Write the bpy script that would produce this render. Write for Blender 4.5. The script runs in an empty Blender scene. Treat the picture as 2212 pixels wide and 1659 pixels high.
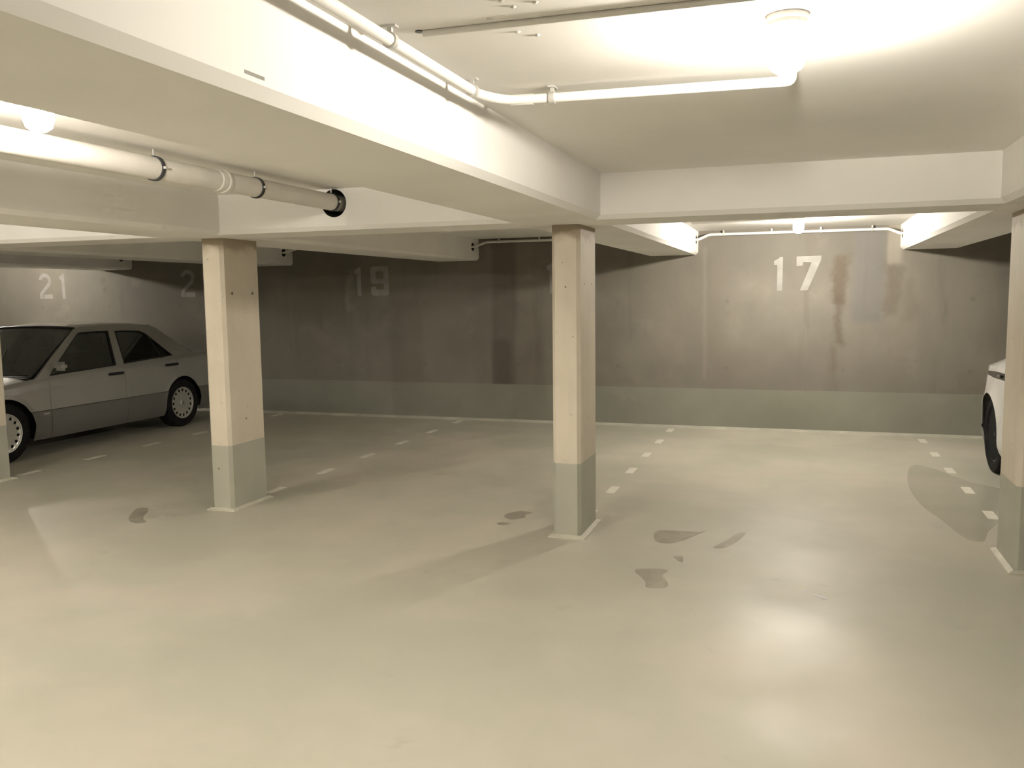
import bpy, bmesh, math, random
from mathutils import Vector, Matrix
random.seed(7)
PI = math.pi
sc = bpy.context.scene
COL = sc.collection

# ------------------------------------------------------------------ measures (metres)
W = 2.7875                        # width of one parking bay
D = 10.676                        # back wall
HS = 2.108                        # underside of the beams
HC = 2.385                        # ceiling
LX = {1: -1.4925, 2: -4.280, 3: -7.0675, 4: -9.855, 5: -12.6425, 0: 1.295, -1: 4.0825}   # bay lines
CBF, CBB = 5.295, 5.796           # cross beam front / back
PYF, PYB = 5.576, 6.046           # pillars front / back
BW = 0.30                         # half width of the long beams
XL, XR, YF = -15.2, 6.7, -6.5     # side walls, wall behind the camera

# ------------------------------------------------------------------ materials
def new_mat(name):
    m = bpy.data.materials.new(name); m.use_nodes = True
    nt = m.node_tree
    return m, nt, nt.nodes['Principled BSDF']

def node(nt, t, **kw):
    n = nt.nodes.new(t)
    for k, v in kw.items(): setattr(n, k, v)
    return n

def setin(nt, n, i, v):
    if hasattr(v, 'is_linked') or isinstance(v, bpy.types.NodeSocket): nt.links.new(v, n.inputs[i])
    else: n.inputs[i].default_value = v

def math_(nt, op, a, b=None, clamp=False):
    n = node(nt, 'ShaderNodeMath', operation=op, use_clamp=clamp)
    setin(nt, n, 0, a)
    if b is not None: setin(nt, n, 1, b)
    return n.outputs[0]

def noise(nt, vec, scale, detail=3.0, rough=0.5):
    n = node(nt, 'ShaderNodeTexNoise'); nt.links.new(vec, n.inputs['Vector'])
    n.inputs['Scale'].default_value = scale; n.inputs['Detail'].default_value = detail
    n.inputs['Roughness'].default_value = rough
    return n.outputs['Fac']

def smooth(nt, v, a, b, lo=0.0, hi=1.0):
    n = node(nt, 'ShaderNodeMapRange', interpolation_type='SMOOTHSTEP')
    setin(nt, n, 0, v); n.inputs[1].default_value = a; n.inputs[2].default_value = b
    n.inputs[3].default_value = lo; n.inputs[4].default_value = hi
    return n.outputs[0]

def mix(nt, fac, a, b, mode='MIX'):
    n = node(nt, 'ShaderNodeMix', data_type='RGBA', blend_type=mode)
    setin(nt, n, 0, fac)
    for i, c in ((6, a), (7, b)):
        if isinstance(c, bpy.types.NodeSocket): nt.links.new(c, n.inputs[i])
        else: n.inputs[i].default_value = (*c, 1)
    return n.outputs[2]

def coords(nt, scale=(1, 1, 1)):
    t = node(nt, 'ShaderNodeTexCoord'); mp = node(nt, 'ShaderNodeMapping')
    mp.inputs['Scale'].default_value = scale
    nt.links.new(t.outputs['Object'], mp.inputs['Vector'])
    return mp.outputs[0]

def bump(nt, bsdf, h, strength, dist=0.01):
    b = node(nt, 'ShaderNodeBump'); b.inputs['Strength'].default_value = strength
    b.inputs['Distance'].default_value = dist
    nt.links.new(h, b.inputs['Height']); nt.links.new(b.outputs[0], bsdf.inputs['Normal'])

def plain(name, col, rough=0.5, metal=0.0, var=0.12, scale=6.0, coat=0.0, spec=0.5):
    m, nt, b = new_mat(name)
    v = coords(nt)
    f = smooth(nt, noise(nt, v, scale, 4), 0.3, 0.7)
    c = mix(nt, f, tuple(x * (1 - var) for x in col), tuple(min(1, x * (1 + var)) for x in col))
    nt.links.new(c, b.inputs['Base Color'])
    b.inputs['Roughness'].default_value = rough; b.inputs['Metallic'].default_value = metal
    b.inputs['Coat Weight'].default_value = coat; b.inputs['Coat Roughness'].default_value = 0.08
    b.inputs['Specular IOR Level'].default_value = spec
    return m

WHITE = (0.85, 0.83, 0.795)

def white_paint_mat():
    m, nt, b = new_mat('white_painted_concrete')
    v = coords(nt)
    f = smooth(nt, noise(nt, v, 0.9, 4), 0.3, 0.7)
    c = mix(nt, f, tuple(x * 0.94 for x in WHITE), tuple(x * 1.04 for x in WHITE))
    nt.links.new(c, b.inputs['Base Color']); b.inputs['Roughness'].default_value = 0.75
    b.inputs['Specular IOR Level'].default_value = 0.25
    bump(nt, b, noise(nt, v, 45, 5), 0.12, 0.004)
    return m

def floor_mat(name='coated_floor', r0=0.42, r1=0.56):
    m, nt, b = new_mat(name)
    v = coords(nt)
    vs = coords(nt, (1.0, 0.35, 1.0))
    n1 = smooth(nt, noise(nt, v, 0.45, 5, 0.55), 0.36, 0.66)
    n2 = smooth(nt, noise(nt, vs, 1.7, 6, 0.6), 0.35, 0.7)
    c = mix(nt, n1, (0.465, 0.455, 0.375), (0.60, 0.555, 0.47))
    c = mix(nt, math_(nt, 'MULTIPLY', n2, 0.5), c, (0.47, 0.465, 0.385))
    n4 = smooth(nt, noise(nt, coords(nt, (0.6, 1.2, 1.0)), 0.8, 5, 0.6), 0.52, 0.68)
    c = mix(nt, math_(nt, 'MULTIPLY', n4, 0.4), c, (0.60, 0.53, 0.455))
    n3 = smooth(nt, noise(nt, v, 3.1, 7, 0.65), 0.62, 0.74)
    c = mix(nt, math_(nt, 'MULTIPLY', n3, 0.22), c, (0.27, 0.25, 0.20))
    nt.links.new(c, b.inputs['Base Color'])
    r = smooth(nt, noise(nt, v, 1.3, 5), 0.3, 0.7, r0, r1)
    nt.links.new(r, b.inputs['Roughness'])
    b.inputs['Specular IOR Level'].default_value = 0.45
    bump(nt, b, noise(nt, v, 2.5, 4), 0.04, 0.02)
    return m

def wall_mat():
    """Raw shuttered concrete with a grey-green painted band at the foot and old water stains."""
    m, nt, b = new_mat('raw_concrete_wall')
    v = coords(nt)
    sep = node(nt, 'ShaderNodeSeparateXYZ'); nt.links.new(v, sep.inputs[0])
    X, Z = sep.outputs[0], sep.outputs[2]
    vs = coords(nt, (1.0, 1.0, 0.22))
    n1 = smooth(nt, noise(nt, v, 0.8, 6, 0.6), 0.32, 0.7)
    n2 = smooth(nt, noise(nt, vs, 2.6, 6, 0.62), 0.34, 0.7)
    c = mix(nt, n1, (0.175, 0.156, 0.128), (0.245, 0.223, 0.184))
    c = mix(nt, math_(nt, 'MULTIPLY', n2, 0.4), c, (0.18, 0.17, 0.142))
    n4 = smooth(nt, noise(nt, v, 5.5, 6, 0.65), 0.60, 0.76)
    c = mix(nt, math_(nt, 'MULTIPLY', n4, 0.3), c, (0.17, 0.145, 0.115))
    pn = node(nt, 'ShaderNodeTexWhiteNoise', noise_dimensions='1D')
    setin(nt, pn, 'W', math_(nt, 'FLOOR', math_(nt, 'DIVIDE', math_(nt, 'ADD', X, 0.35), 1.32)))
    c = mix(nt, math_(nt, 'MULTIPLY', pn.outputs[0], 0.45), c, (0.18, 0.172, 0.152))
    n5 = smooth(nt, noise(nt, coords(nt, (1.0, 1.0, 0.10)), 6.5, 5, 0.6), 0.56, 0.72)
    c = mix(nt, math_(nt, 'MULTIPLY', n5, 0.35), c, (0.135, 0.115, 0.092))
    n6 = smooth(nt, noise(nt, v, 2.2, 6, 0.6), 0.58, 0.72)
    c = mix(nt, math_(nt, 'MULTIPLY', n6, 0.4), c, (0.27, 0.25, 0.21))
    wob = math_(nt, 'MULTIPLY', math_(nt, 'SUBTRACT', noise(nt, v, 4.0, 5, 0.6), 0.5), 0.30)
    wob2 = math_(nt, 'MULTIPLY', math_(nt, 'SUBTRACT', noise(nt, vs, 3.0, 5, 0.6), 0.5), 0.16)
    def box(cx, cz, hw, hh, soft, w=wob):
        ax = math_(nt, 'ABSOLUTE', math_(nt, 'SUBTRACT', math_(nt, 'ADD', X, w), cx))
        az = math_(nt, 'ABSOLUTE', math_(nt, 'SUBTRACT', math_(nt, 'ADD', Z, w), cz))
        return math_(nt, 'MULTIPLY', smooth(nt, ax, hw - soft, hw + soft, 1, 0), smooth(nt, az, hh - soft, hh + soft, 1, 0))
    stains = [
        (-0.15, 2.15, 1.15, 0.33, 0.22, 0.5, (0.115, 0.105, 0.088), wob),
        (-5.6, 2.15, 1.0, 0.30, 0.22, 0.15, (0.115, 0.105, 0.088), wob),  # cx, cz, half width, half height, softness, strength, colour, wobble
        (0.41, 1.78, 0.075, 0.28, 0.05, 0.8, (0.115, 0.09, 0.065), wob),
        (0.385, 1.30, 0.05, 0.32, 0.05, 0.65, (0.115, 0.092, 0.068), wob),
        (0.36, 0.88, 0.03, 0.14, 0.03, 0.55, (0.155, 0.125, 0.095), wob2),
        (0.70, 1.85, 0.17, 0.55, 0.06, 0.6, (0.158, 0.153, 0.145), wob2),
        (0.96, 1.70, 0.08, 0.30, 0.06, 0.55, (0.13, 0.105, 0.082), wob),
        (1.15, 1.55, 0.06, 0.22, 0.06, 0.35, (0.17, 0.14, 0.11), wob),
        (-3.68, 1.50, 0.16, 1.00, 0.045, 0.65, (0.13, 0.11, 0.09), wob2),
        (-3.70, 0.78, 0.12, 0.30, 0.045, 0.55, (0.095, 0.075, 0.062), wob2),
        (-1.0, 1.45, 0.10, 0.60, 0.10, 0.4, (0.19, 0.165, 0.13), wob),
        (-4.7, 1.3, 0.25, 0.9, 0.10, 0.3, (0.20, 0.175, 0.14), wob2),
        (-6.4, 1.4, 0.2, 0.8, 0.10, 0.3, (0.19, 0.165, 0.13), wob2),
        (-8.28, 1.30, 0.10, 1.0, 0.04, 0.5, (0.20, 0.195, 0.185), wob2),
        (-10.2, 1.94, 0.03, 0.05, 0.03, 0.5, (0.15, 0.13, 0.10), wob2),
        (-10.18, 1.80, 0.03, 0.05, 0.03, 0.5, (0.15, 0.13, 0.10), wob2),
        (-1.12, 1.4, 0.02, 0.8, 0.03, 0.18, (0.38, 0.35, 0.30), wob2),
        (0.97, 2.2, 0.07, 0.25, 0.03, 0.4, (0.40, 0.37, 0.31), wob2),
        (-5.95, 1.72, 0.06, 0.25, 0.05, 0.30, (0.36, 0.34, 0.29), wob),
    ]
    for cx, cz, hw, hh, so, st, colr, w in stains:
        c = mix(nt, math_(nt, 'MULTIPLY', box(cx, cz, hw, hh, so, w), st), c, colr)
    # small form-tie plugs, one column per shutter panel, two rows
    fx = math_(nt, 'SUBTRACT', math_(nt, 'FRACT', math_(nt, 'DIVIDE', math_(nt, 'ADD', X, 20.0), 1.32)), 0.5)
    fz = math_(nt, 'SUBTRACT', math_(nt, 'FRACT', math_(nt, 'DIVIDE', math_(nt, 'ADD', Z, -0.35), 0.80)), 0.5)
    d2 = math_(nt, 'ADD', math_(nt, 'POWER', math_(nt, 'MULTIPLY', fx, 1.32), 2.0), math_(nt, 'POWER', math_(nt, 'MULTIPLY', fz, 0.80), 2.0))
    c = mix(nt, smooth(nt, d2, 0.0003, 0.0011, 0.25, 0.0), c, (0.12, 0.105, 0.082))
    band = smooth(nt, math_(nt, 'ADD', Z, math_(nt, 'MULTIPLY', wob2, 0.05)), 0.488, 0.498, 1, 0)
    bc = mix(nt, n1, (0.222, 0.222, 0.18), (0.262, 0.258, 0.212))
    c = mix(nt, band, c, bc)
    nt.links.new(c, b.inputs['Base Color'])
    b.inputs['Roughness'].default_value = 0.72; b.inputs['Specular IOR Level'].default_value = 0.3
    bump(nt, b, noise(nt, v, 18, 6), 0.2, 0.006)
    return m

def pillar_mat(name, base, dark):
    m, nt, b = new_mat(name)
    v = coords(nt); vs = coords(nt, (1, 1, 0.12))
    n1 = smooth(nt, noise(nt, v, 1.7, 5, 0.6), 0.32, 0.7)
    n2 = smooth(nt, noise(nt, vs, 14, 5, 0.6), 0.45, 0.75)
    n3 = smooth(nt, noise(nt, v, 16, 4), 0.68, 0.76)
    c = mix(nt, n1, base, dark)
    c = mix(nt, math_(nt, 'MULTIPLY', n2, 0.35), c, tuple(x * 0.82 for x in base))
    c = mix(nt, math_(nt, 'MULTIPLY', n3, 0.35), c, tuple(x * 0.55 for x in base))
    sep = node(nt, 'ShaderNodeSeparateXYZ'); nt.links.new(v, sep.inputs[0])
    top = smooth(nt, math_(nt, 'ADD', sep.outputs[2], math_(nt, 'MULTIPLY', noise(nt, v, 9, 4), 0.14)), 2.06, 2.13)
    c = mix(nt, math_(nt, 'MULTIPLY', top, 0.6), c, (0.27, 0.20, 0.13))
    nt.links.new(c, b.inputs['Base Color']); b.inputs['Roughness'].default_value = 0.7
    b.inputs['Specular IOR Level'].default_value = 0.3
    bump(nt, b, noise(nt, v, 40, 5), 0.2, 0.004)
    return m

def emit_mat(name, col, strength):
    m, nt, b = new_mat(name)
    b.inputs['Base Color'].default_value = (0.9, 0.88, 0.82, 1)
    b.inputs['Emission Color'].default_value = (*col, 1)
    b.inputs['Emission Strength'].default_value = strength
    return m

def glass_mat(name, tint, gloss):
    m = bpy.data.materials.new(name); m.use_nodes = True; nt = m.node_tree
    nt.nodes.remove(nt.nodes['Principled BSDF'])
    out = nt.nodes['Material Output']
    tr = node(nt, 'ShaderNodeBsdfTransparent'); tr.inputs[0].default_value = (*tint, 1)
    gl = node(nt, 'ShaderNodeBsdfGlossy'); gl.inputs['Roughness'].default_value = 0.03
    gl.inputs['Color'].default_value = (0.9, 0.9, 0.9, 1)
    fr = node(nt, 'ShaderNodeFresnel'); fr.inputs[0].default_value = 1.45
    mx = node(nt, 'ShaderNodeMixShader')
    nt.links.new(math_(nt, 'MULTIPLY', fr.outputs[0], gloss, True), mx.inputs[0])
    nt.links.new(tr.outputs[0], mx.inputs[1]); nt.links.new(gl.outputs[0], mx.inputs[2])
    nt.links.new(mx.outputs[0], out.inputs[0])
    return m

LIGHT = (1.0, 0.925, 0.815)
JAR = 1950.0
M = {}
M['white'] = white_paint_mat()
M['floor'] = floor_mat()
M['wall'] = wall_mat()
M['pillar'] = pillar_mat('cream_concrete', (0.63, 0.57, 0.465), (0.55, 0.49, 0.395))
M['band'] = plain('grey_green_paint', (0.40, 0.395, 0.325), 0.6, var=0.05, scale=3)
M['fillet'] = plain('pale_sealant', (0.58, 0.555, 0.46), 0.6, var=0.08, scale=9)
M['foot_strip'] = plain('wall_foot_strip', (0.43, 0.415, 0.345), 0.6, var=0.1, scale=5)
M['stain'] = plain('damp_stain', (0.37, 0.345, 0.28), 0.33, var=0.10, scale=9)
M['stain_dark'] = plain('dark_scuff', (0.15, 0.135, 0.105), 0.4, var=0.12, scale=20)
M['line'] = plain('white_line_paint', (0.78, 0.75, 0.66), 0.5, var=0.06, scale=14)
M['number'] = plain('white_stencil_paint', (0.295, 0.283, 0.257), 0.65, var=0.10, scale=6)
M['pipe'] = plain('white_pipe', (0.72, 0.70, 0.66), 0.45, var=0.04)
M['drain'] = plain('white_plastic_drain', (0.70, 0.67, 0.62), 0.4, var=0.04)
M['rubber'] = plain('grey_rubber_clamp', (0.035, 0.037, 0.04), 0.5, var=0.2)
M['steel'] = plain('zinc_steel', (0.62, 0.61, 0.58), 0.4, 0.5, var=0.1)
M['black'] = plain('black_plastic', (0.012, 0.012, 0.012), 0.4, var=0.2)
M['hole'] = plain('core_hole_shade', (0.045, 0.037, 0.03), 0.9, var=0.3)  # near-black colour stands in for the shade inside the beam holes
M['tyre'] = plain('tyre_rubber', (0.008, 0.008, 0.008), 0.8, var=0.3, scale=20, spec=0.2)
M['lamp_cap'] = plain('lamp_cap', (0.6, 0.58, 0.54), 0.5, var=0.04)
for nm, k in (('full', 1.0), ('strong', 1.7), ('weak', 0.80), ('faint', 0.62)):
    M['bulb_' + nm] = emit_mat('lit_bulb_' + nm, LIGHT, JAR * k)
def jar_mat():
    m = bpy.data.materials.new('frosted_glass_jar'); m.use_nodes = True; nt = m.node_tree
    nt.nodes.remove(nt.nodes['Principled BSDF'])
    tr = node(nt, 'ShaderNodeBsdfTransparent'); tr.inputs[0].default_value = (0.97, 0.97, 0.96, 1)
    em = node(nt, 'ShaderNodeEmission'); em.inputs[0].default_value = (*LIGHT, 1); em.inputs[1].default_value = 14.0
    ad = node(nt, 'ShaderNodeAddShader')
    nt.links.new(tr.outputs[0], ad.inputs[0]); nt.links.new(em.outputs[0], ad.inputs[1])
    nt.links.new(ad.outputs[0], nt.nodes['Material Output'].inputs[0])
    m.cycles.emission_sampling = 'NONE'
    return m
M['jar'] = jar_mat()
M['silver'] = plain('silver_paint', (0.44, 0.435, 0.41), 0.32, 0.55, var=0.03, scale=2, coat=0.6)
M['clad'] = plain('grey_cladding', (0.165, 0.16, 0.148), 0.42, 0.2, var=0.05, scale=2)
M['alloy'] = plain('alloy_wheel', (0.62, 0.61, 0.58), 0.3, 0.75, var=0.04)
M['interior'] = plain('dark_cloth', (0.018, 0.017, 0.018), 0.85, var=0.2)
M['glass'] = glass_mat('car_glass', (0.74, 0.775, 0.765), 0.8)
M['dark_glass'] = glass_mat('dark_car_glass', (0.06, 0.065, 0.07), 1.2)
M['chrome'] = plain('chrome', (0.75, 0.75, 0.75), 0.12, 1.0, var=0.03)
M['car_white'] = plain('white_car_paint', (0.60, 0.59, 0.565), 0.25, 0.0, var=0.02, scale=2, coat=0.8)
M['black_gloss'] = plain('gloss_black', (0.01, 0.01, 0.011), 0.12, 0.0, var=0.1, coat=0.6)
M['black_wheel'] = plain('black_alloy', (0.014, 0.014, 0.015), 0.3, 0.4, var=0.1)
M['lens'] = plain('clear_lamp_lens', (0.45, 0.44, 0.42), 0.12, 0.3, var=0.05)
M['red_lens'] = plain('red_lamp_lens', (0.16, 0.01, 0.01), 0.15, 0.0, var=0.1)
M['puddle'] = floor_mat('wet_floor_film', 0.15, 0.22)

# ------------------------------------------------------------------ mesh helpers
def obj(name, bm, m, parent=None, smooth_=False, loc=None):
    me = bpy.data.meshes.new(name)
    bmesh.ops.recalc_face_normals(bm, faces=bm.faces)
    bm.to_mesh(me); bm.free()
    if smooth_:
        for p in me.polygons: p.use_smooth = True
        try: me.set_sharp_from_angle(angle=math.radians(38))
        except Exception: pass
    if m: me.materials.append(m)
    o = bpy.data.objects.new(name, me); COL.objects.link(o)
    if parent: o.parent = parent
    if loc is not None: o.location = loc
    return o

def tag(o, label=None, cat=None, group=None, kind=None):
    if label: o['label'] = label
    if cat: o['category'] = cat
    if group: o['group'] = group
    if kind: o['kind'] = kind
    return o

def thing(name, label, cat, loc=(0, 0, 0), rz=0.0, group=None):
    o = bpy.data.objects.new(name, None); COL.objects.link(o)
    o.empty_display_size = 0.1
    o.location = loc; o.rotation_euler = (0, 0, rz)
    return tag(o, label, cat, group)

def bx(bm, x0, x1, y0, y1, z0, z1):
    v = [bm.verts.new((x, y, z)) for x in (x0, x1) for y in (y0, y1) for z in (z0, z1)]
    for a in ((0, 1, 3, 2), (4, 6, 7, 5), (0, 4, 5, 1), (2, 3, 7, 6), (0, 2, 6, 4), (1, 5, 7, 3)):
        bm.faces.new([v[i] for i in a])
    return bm

def box(x0, x1, y0, y1, z0, z1, bevel=0.0, seg=2):
    bm = bx(bmesh.new(), x0, x1, y0, y1, z0, z1)
    bevel = min(bevel, 0.42 * min(abs(x1 - x0), abs(y1 - y0), abs(z1 - z0)))
    if bevel: bmesh.ops.bevel(bm, geom=list(bm.edges), offset=bevel, segments=seg, affect='EDGES')
    return bm

def extr(pts, axis, a, b):
    """prism: 2-D outline extruded along an axis from a to b"""
    bm = bmesh.new()
    def P(p, t):
        return {'x': (t, p[0], p[1]), 'y': (p[0], t, p[1]), 'z': (p[0], p[1], t)}[axis]
    A = [bm.verts.new(P(p, a)) for p in pts]; B = [bm.verts.new(P(p, b)) for p in pts]
    n = len(pts)
    bm.faces.new(A); bm.faces.new(B[::-1])
    for i in range(n): bm.faces.new((A[i], A[(i + 1) % n], B[(i + 1) % n], B[i]))
    return bm

def lathe(bm, prof, axis='z', seg=32, origin=(0, 0, 0)):
    """prof: list of (radius, height) revolved about the axis"""
    rings = []
    ox, oy, oz = origin
    for r, h in prof:
        ring = []
        for k in range(seg):
            a = 2 * PI * k / seg
            u, w = r * math.cos(a), r * math.sin(a)
            p = {'z': (u, w, h), 'y': (u, h, w), 'x': (h, u, w)}[axis]
            ring.append(bm.verts.new((p[0] + ox, p[1] + oy, p[2] + oz)))
        rings.append(ring)
    for i in range(len(rings) - 1):
        for k in range(seg):
            bm.faces.new((rings[i][k], rings[i][(k + 1) % seg], rings[i + 1][(k + 1) % seg], rings[i + 1][k]))
    for ring in (rings[0], rings[-1]):
        try: bm.faces.new(ring)
        except ValueError: pass
    return bm

def tube(bm, path, r, seg=14, caps=True):
    path = [Vector(p) for p in path]
    rings = []; prev = None
    for i, p in enumerate(path):
        if i == 0: t = path[1] - p
        elif i == len(path) - 1: t = p - path[i - 1]
        else: t = (path[i + 1] - p).normalized() + (p - path[i - 1]).normalized()
        t.normalize()
        if prev is None:
            n = t.orthogonal().normalized()
        else:
            n = (prev - t * prev.dot(t)).normalized()
        prev = n; b = t.cross(n)
        rings.append([bm.verts.new(p + n * r * math.cos(2 * PI * k / seg) + b * r * math.sin(2 * PI * k / seg)) for k in range(seg)])
    for i in range(len(rings) - 1):
        for k in range(seg):
            bm.faces.new((rings[i][k], rings[i][(k + 1) % seg], rings[i + 1][(k + 1) % seg], rings[i + 1][k]))
    if caps: bm.faces.new(rings[0][::-1]); bm.faces.new(rings[-1])
    return bm

def rounded_path(pts, rad, n=6):
    pts = [Vector(p) for p in pts]; out = [pts[0]]
    for i in range(1, len(pts) - 1):
        a = (pts[i - 1] - pts[i]); b = (pts[i + 1] - pts[i])
        r = min(rad, a.length * .45, b.length * .45)
        p0 = pts[i] + a.normalized() * r; p1 = pts[i] + b.normalized() * r
        for k in range(n + 1):
            t = k / n
            out.append((1 - t) ** 2 * p0 + 2 * t * (1 - t) * pts[i] + t * t * p1)
    out.append(pts[-1]); return out

def ccw(p):
    return p if sum(p[i][0] * p[(i + 1) % len(p)][1] - p[(i + 1) % len(p)][0] * p[i][1] for i in range(len(p))) > 0 else p[::-1]

def plate(outer_list, holes, fn, thick_fn=None):
    """flat polygons (with holes) mapped to 3-D by fn(u,v); thick_fn gives the back side"""
    bm = bmesh.new(); loops = []
    for p in outer_list + holes:
        vs = [bm.verts.new((q[0], q[1], 0)) for q in p]
        es = [bm.edges.new((vs[i], vs[(i + 1) % len(vs)])) for i in range(len(vs))]
        loops.append((vs, es))
    bmesh.ops.triangle_fill(bm, use_beauty=True, use_dissolve=False, edges=[e for _, es in loops for e in es], normal=(0, 0, 1))
    front = list(bm.faces)
    uv = {v: (v.co.x, v.co.y) for v in bm.verts}
    if thick_fn:
        bk = {v: bm.verts.new(thick_fn(*uv[v])) for v in list(uv)}
        bedges = [e for e in bm.edges if len(e.link_faces) == 1]
        for f in front: bm.faces.new([bk[v] for v in reversed(f.verts)])
        for e in bedges:
            a, b = e.verts
            try: bm.faces.new((a, b, bk[b], bk[a]))
            except ValueError: pass
    for v, q in uv.items(): v.co = fn(*q)
    return bm

def carve(o, cutters):
    for c in cutters:
        md = o.modifiers.new('cut', 'BOOLEAN'); md.operation = 'DIFFERENCE'; md.solver = 'EXACT'; md.object = c; md.material_mode = 'TRANSFER'
    bpy.context.view_layer.update()
    dg = bpy.context.evaluated_depsgraph_get()
    me = bpy.data.meshes.new_from_object(o.evaluated_get(dg))
    o.modifiers.clear(); old = o.data; o.data = me; bpy.data.meshes.remove(old)
    for c in cutters:
        bpy.data.objects.remove(c, do_unlink=True)

# ------------------------------------------------------------------ setting
def struct(name, bm, m, smooth_=False):
    return tag(obj(name, bm, m, smooth_=smooth_), kind='structure')

T = 0.25
struct('floor', box(XL - T, XR + T, YF - T, D + T, -0.2, 0.0), M['floor'])
struct('ceiling', box(XL - T, XR + T, YF - T, D + T, HC, HC + 0.25), M['white'])
struct('wall_back', box(XL, XR, D, D + T, 0, HC), M['wall'])
struct('wall_left', box(XL - T, XL, YF, D, 0, HC), M['wall'])
struct('wall_right', box(XR, XR + T, YF, D, 0, HC), M['wall'])
struct('wall_front', box(XL, XR, YF - T, YF, 0, HC), M['wall'])
struct('baseboard_back', extr([(D, 0.0), (D - 0.028, 0.0), (D - 0.022, 0.010), (D, 0.030)], 'x', XL, XR), M['foot_strip'])

def beam_profile(c, ch=0.028):
    return [(c - BW, HC), (c - BW, HS + ch), (c - BW + ch, HS), (c + BW - ch, HS), (c + BW, HS + ch), (c + BW, HC)]

HOLE_Y, HOLE_Z = 10.46, 2.275
far_beams = {}
for k in (-1, 0, 1, 2, 3, 4, 5):
    c = LX[k]
    dx = {1: -0.012, 2: -0.045, 3: -0.06, 4: -0.07, 5: -0.07, 0: 0.03, -1: 0.0}[k]
    struct('ceiling_beam', extr(beam_profile(c), 'y', YF, CBF), M['white'])
    b = struct('ceiling_beam', extr(beam_profile(c + dx), 'y', CBB, D), M['white'])
    far_beams[k] = (b, c + dx)
    cut = obj('cutter', lathe(bmesh.new(), [(0.052, -0.5), (0.052, 0.5)], 'x', 24, (c + dx, HOLE_Y, HOLE_Z)), M['hole'])
    carve(b, [cut])
ch = 0.028
cb = struct('ceiling_beam', extr([(CBF, HC), (CBF, HS + ch), (CBF + ch, HS), (CBB - ch, HS), (CBB, HS + ch), (CBB, HC)], 'x', XL, XR), M['white'])
cut = obj('cutter', lathe(bmesh.new(), [(0.094, CBF - 0.05), (0.094, CBB + 0.05)], 'y', 48, (-3.045, 0, 2.288)), M['hole'])
carve(cb, [cut])

# ------------------------------------------------------------------ pillars
PB = 0.512
def make_pillar(c, label, marks):
    t = thing('concrete_pillar', label, 'pillar', (c, (PYF + PYB) / 2, 0), group='concrete pillars along the aisle')
    tag(t, kind='thing')
    hx, hy, q = 0.0975, (PYB - PYF) / 2, 0.024
    def ring(e=0.0):
        a, b = hx + e, hy + e
        return [(-a + q, -b), (a - q, -b), (a, -b + q), (a, b - q), (a - q, b), (-a + q, b), (-a, b - q), (-a, -b + q)]
    obj('shaft', extr(ring(), 'z', PB, HS), M['pillar'], t)
    tag(obj('painted_base', extr(ring(0.001), 'z', 0.0, PB), M['band'], t), 'grey painted foot of the pillar')
    fb = bmesh.new()
    a, b = hx, hy
    A = [fb.verts.new((x, y, 0.02)) for x, y in ((-a, -b), (a, -b), (a, b), (-a, b))]
    B = [fb.verts.new((x, y, 0.006)) for x, y in ((-a - .03, -b - .03), (a + .03, -b - .03), (a + .03, b + .03), (-a - .03, b + .03))]
    Cc = [fb.verts.new((v.co.x, v.co.y, 0)) for v in B]
    for i in range(4):
        j = (i + 1) % 4
        fb.faces.new((A[i], A[j], B[j], B[i])); fb.faces.new((B[i], B[j], Cc[j], Cc[i]))
    tag(obj('floor_fillet', fb, M['fillet'], t), 'pale sealant strip around the foot')
    for (side, u, z, r, mt) in marks:
        mb = bmesh.new()
        if side == 'right': lathe(mb, [(r, hx - 0.002), (r, hx + 0.0012)], 'x', 12, (0, u, z))
        else: lathe(mb, [(r, -hy - 0.0012), (r, -hy + 0.002)], 'y', 12, (u, 0, z))
        obj('form_tie_mark', mb, mt, t)
    return t
make_pillar(LX[1], 'cream concrete pillar with grey foot covering the number 18 on the back wall',
            [('right', -0.10, 1.72, .006, M['stain_dark']), ('right', 0.10, 1.72, .006, M['stain_dark']),
             ('front', 0.0, 1.70, .006, M['stain_dark']), ('front', 0.05, 1.37, .004, M['stain_dark']), ('front', -0.02, 1.86, .004, M['stain_dark'])])
make_pillar(LX[2], 'cream concrete pillar with grey foot in front of the silver sedan tail',
            [('right', -0.13, 1.69, .013, M['stain_dark']), ('right', 0.13, 1.69, .012, M['stain_dark']),
             ('right', -0.02, 0.70, .008, M['stain_dark']), ('front', -0.02, 0.33, .008, M['stain_dark']), ('front', -0.03, 1.95, .005, M['stain_dark'])])
make_pillar(LX[0], 'cream concrete pillar with grey foot in front of the white car', [])
make_pillar(LX[3], 'cream concrete pillar with grey foot cut by the left edge, beside the silver sedan front', [])

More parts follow.
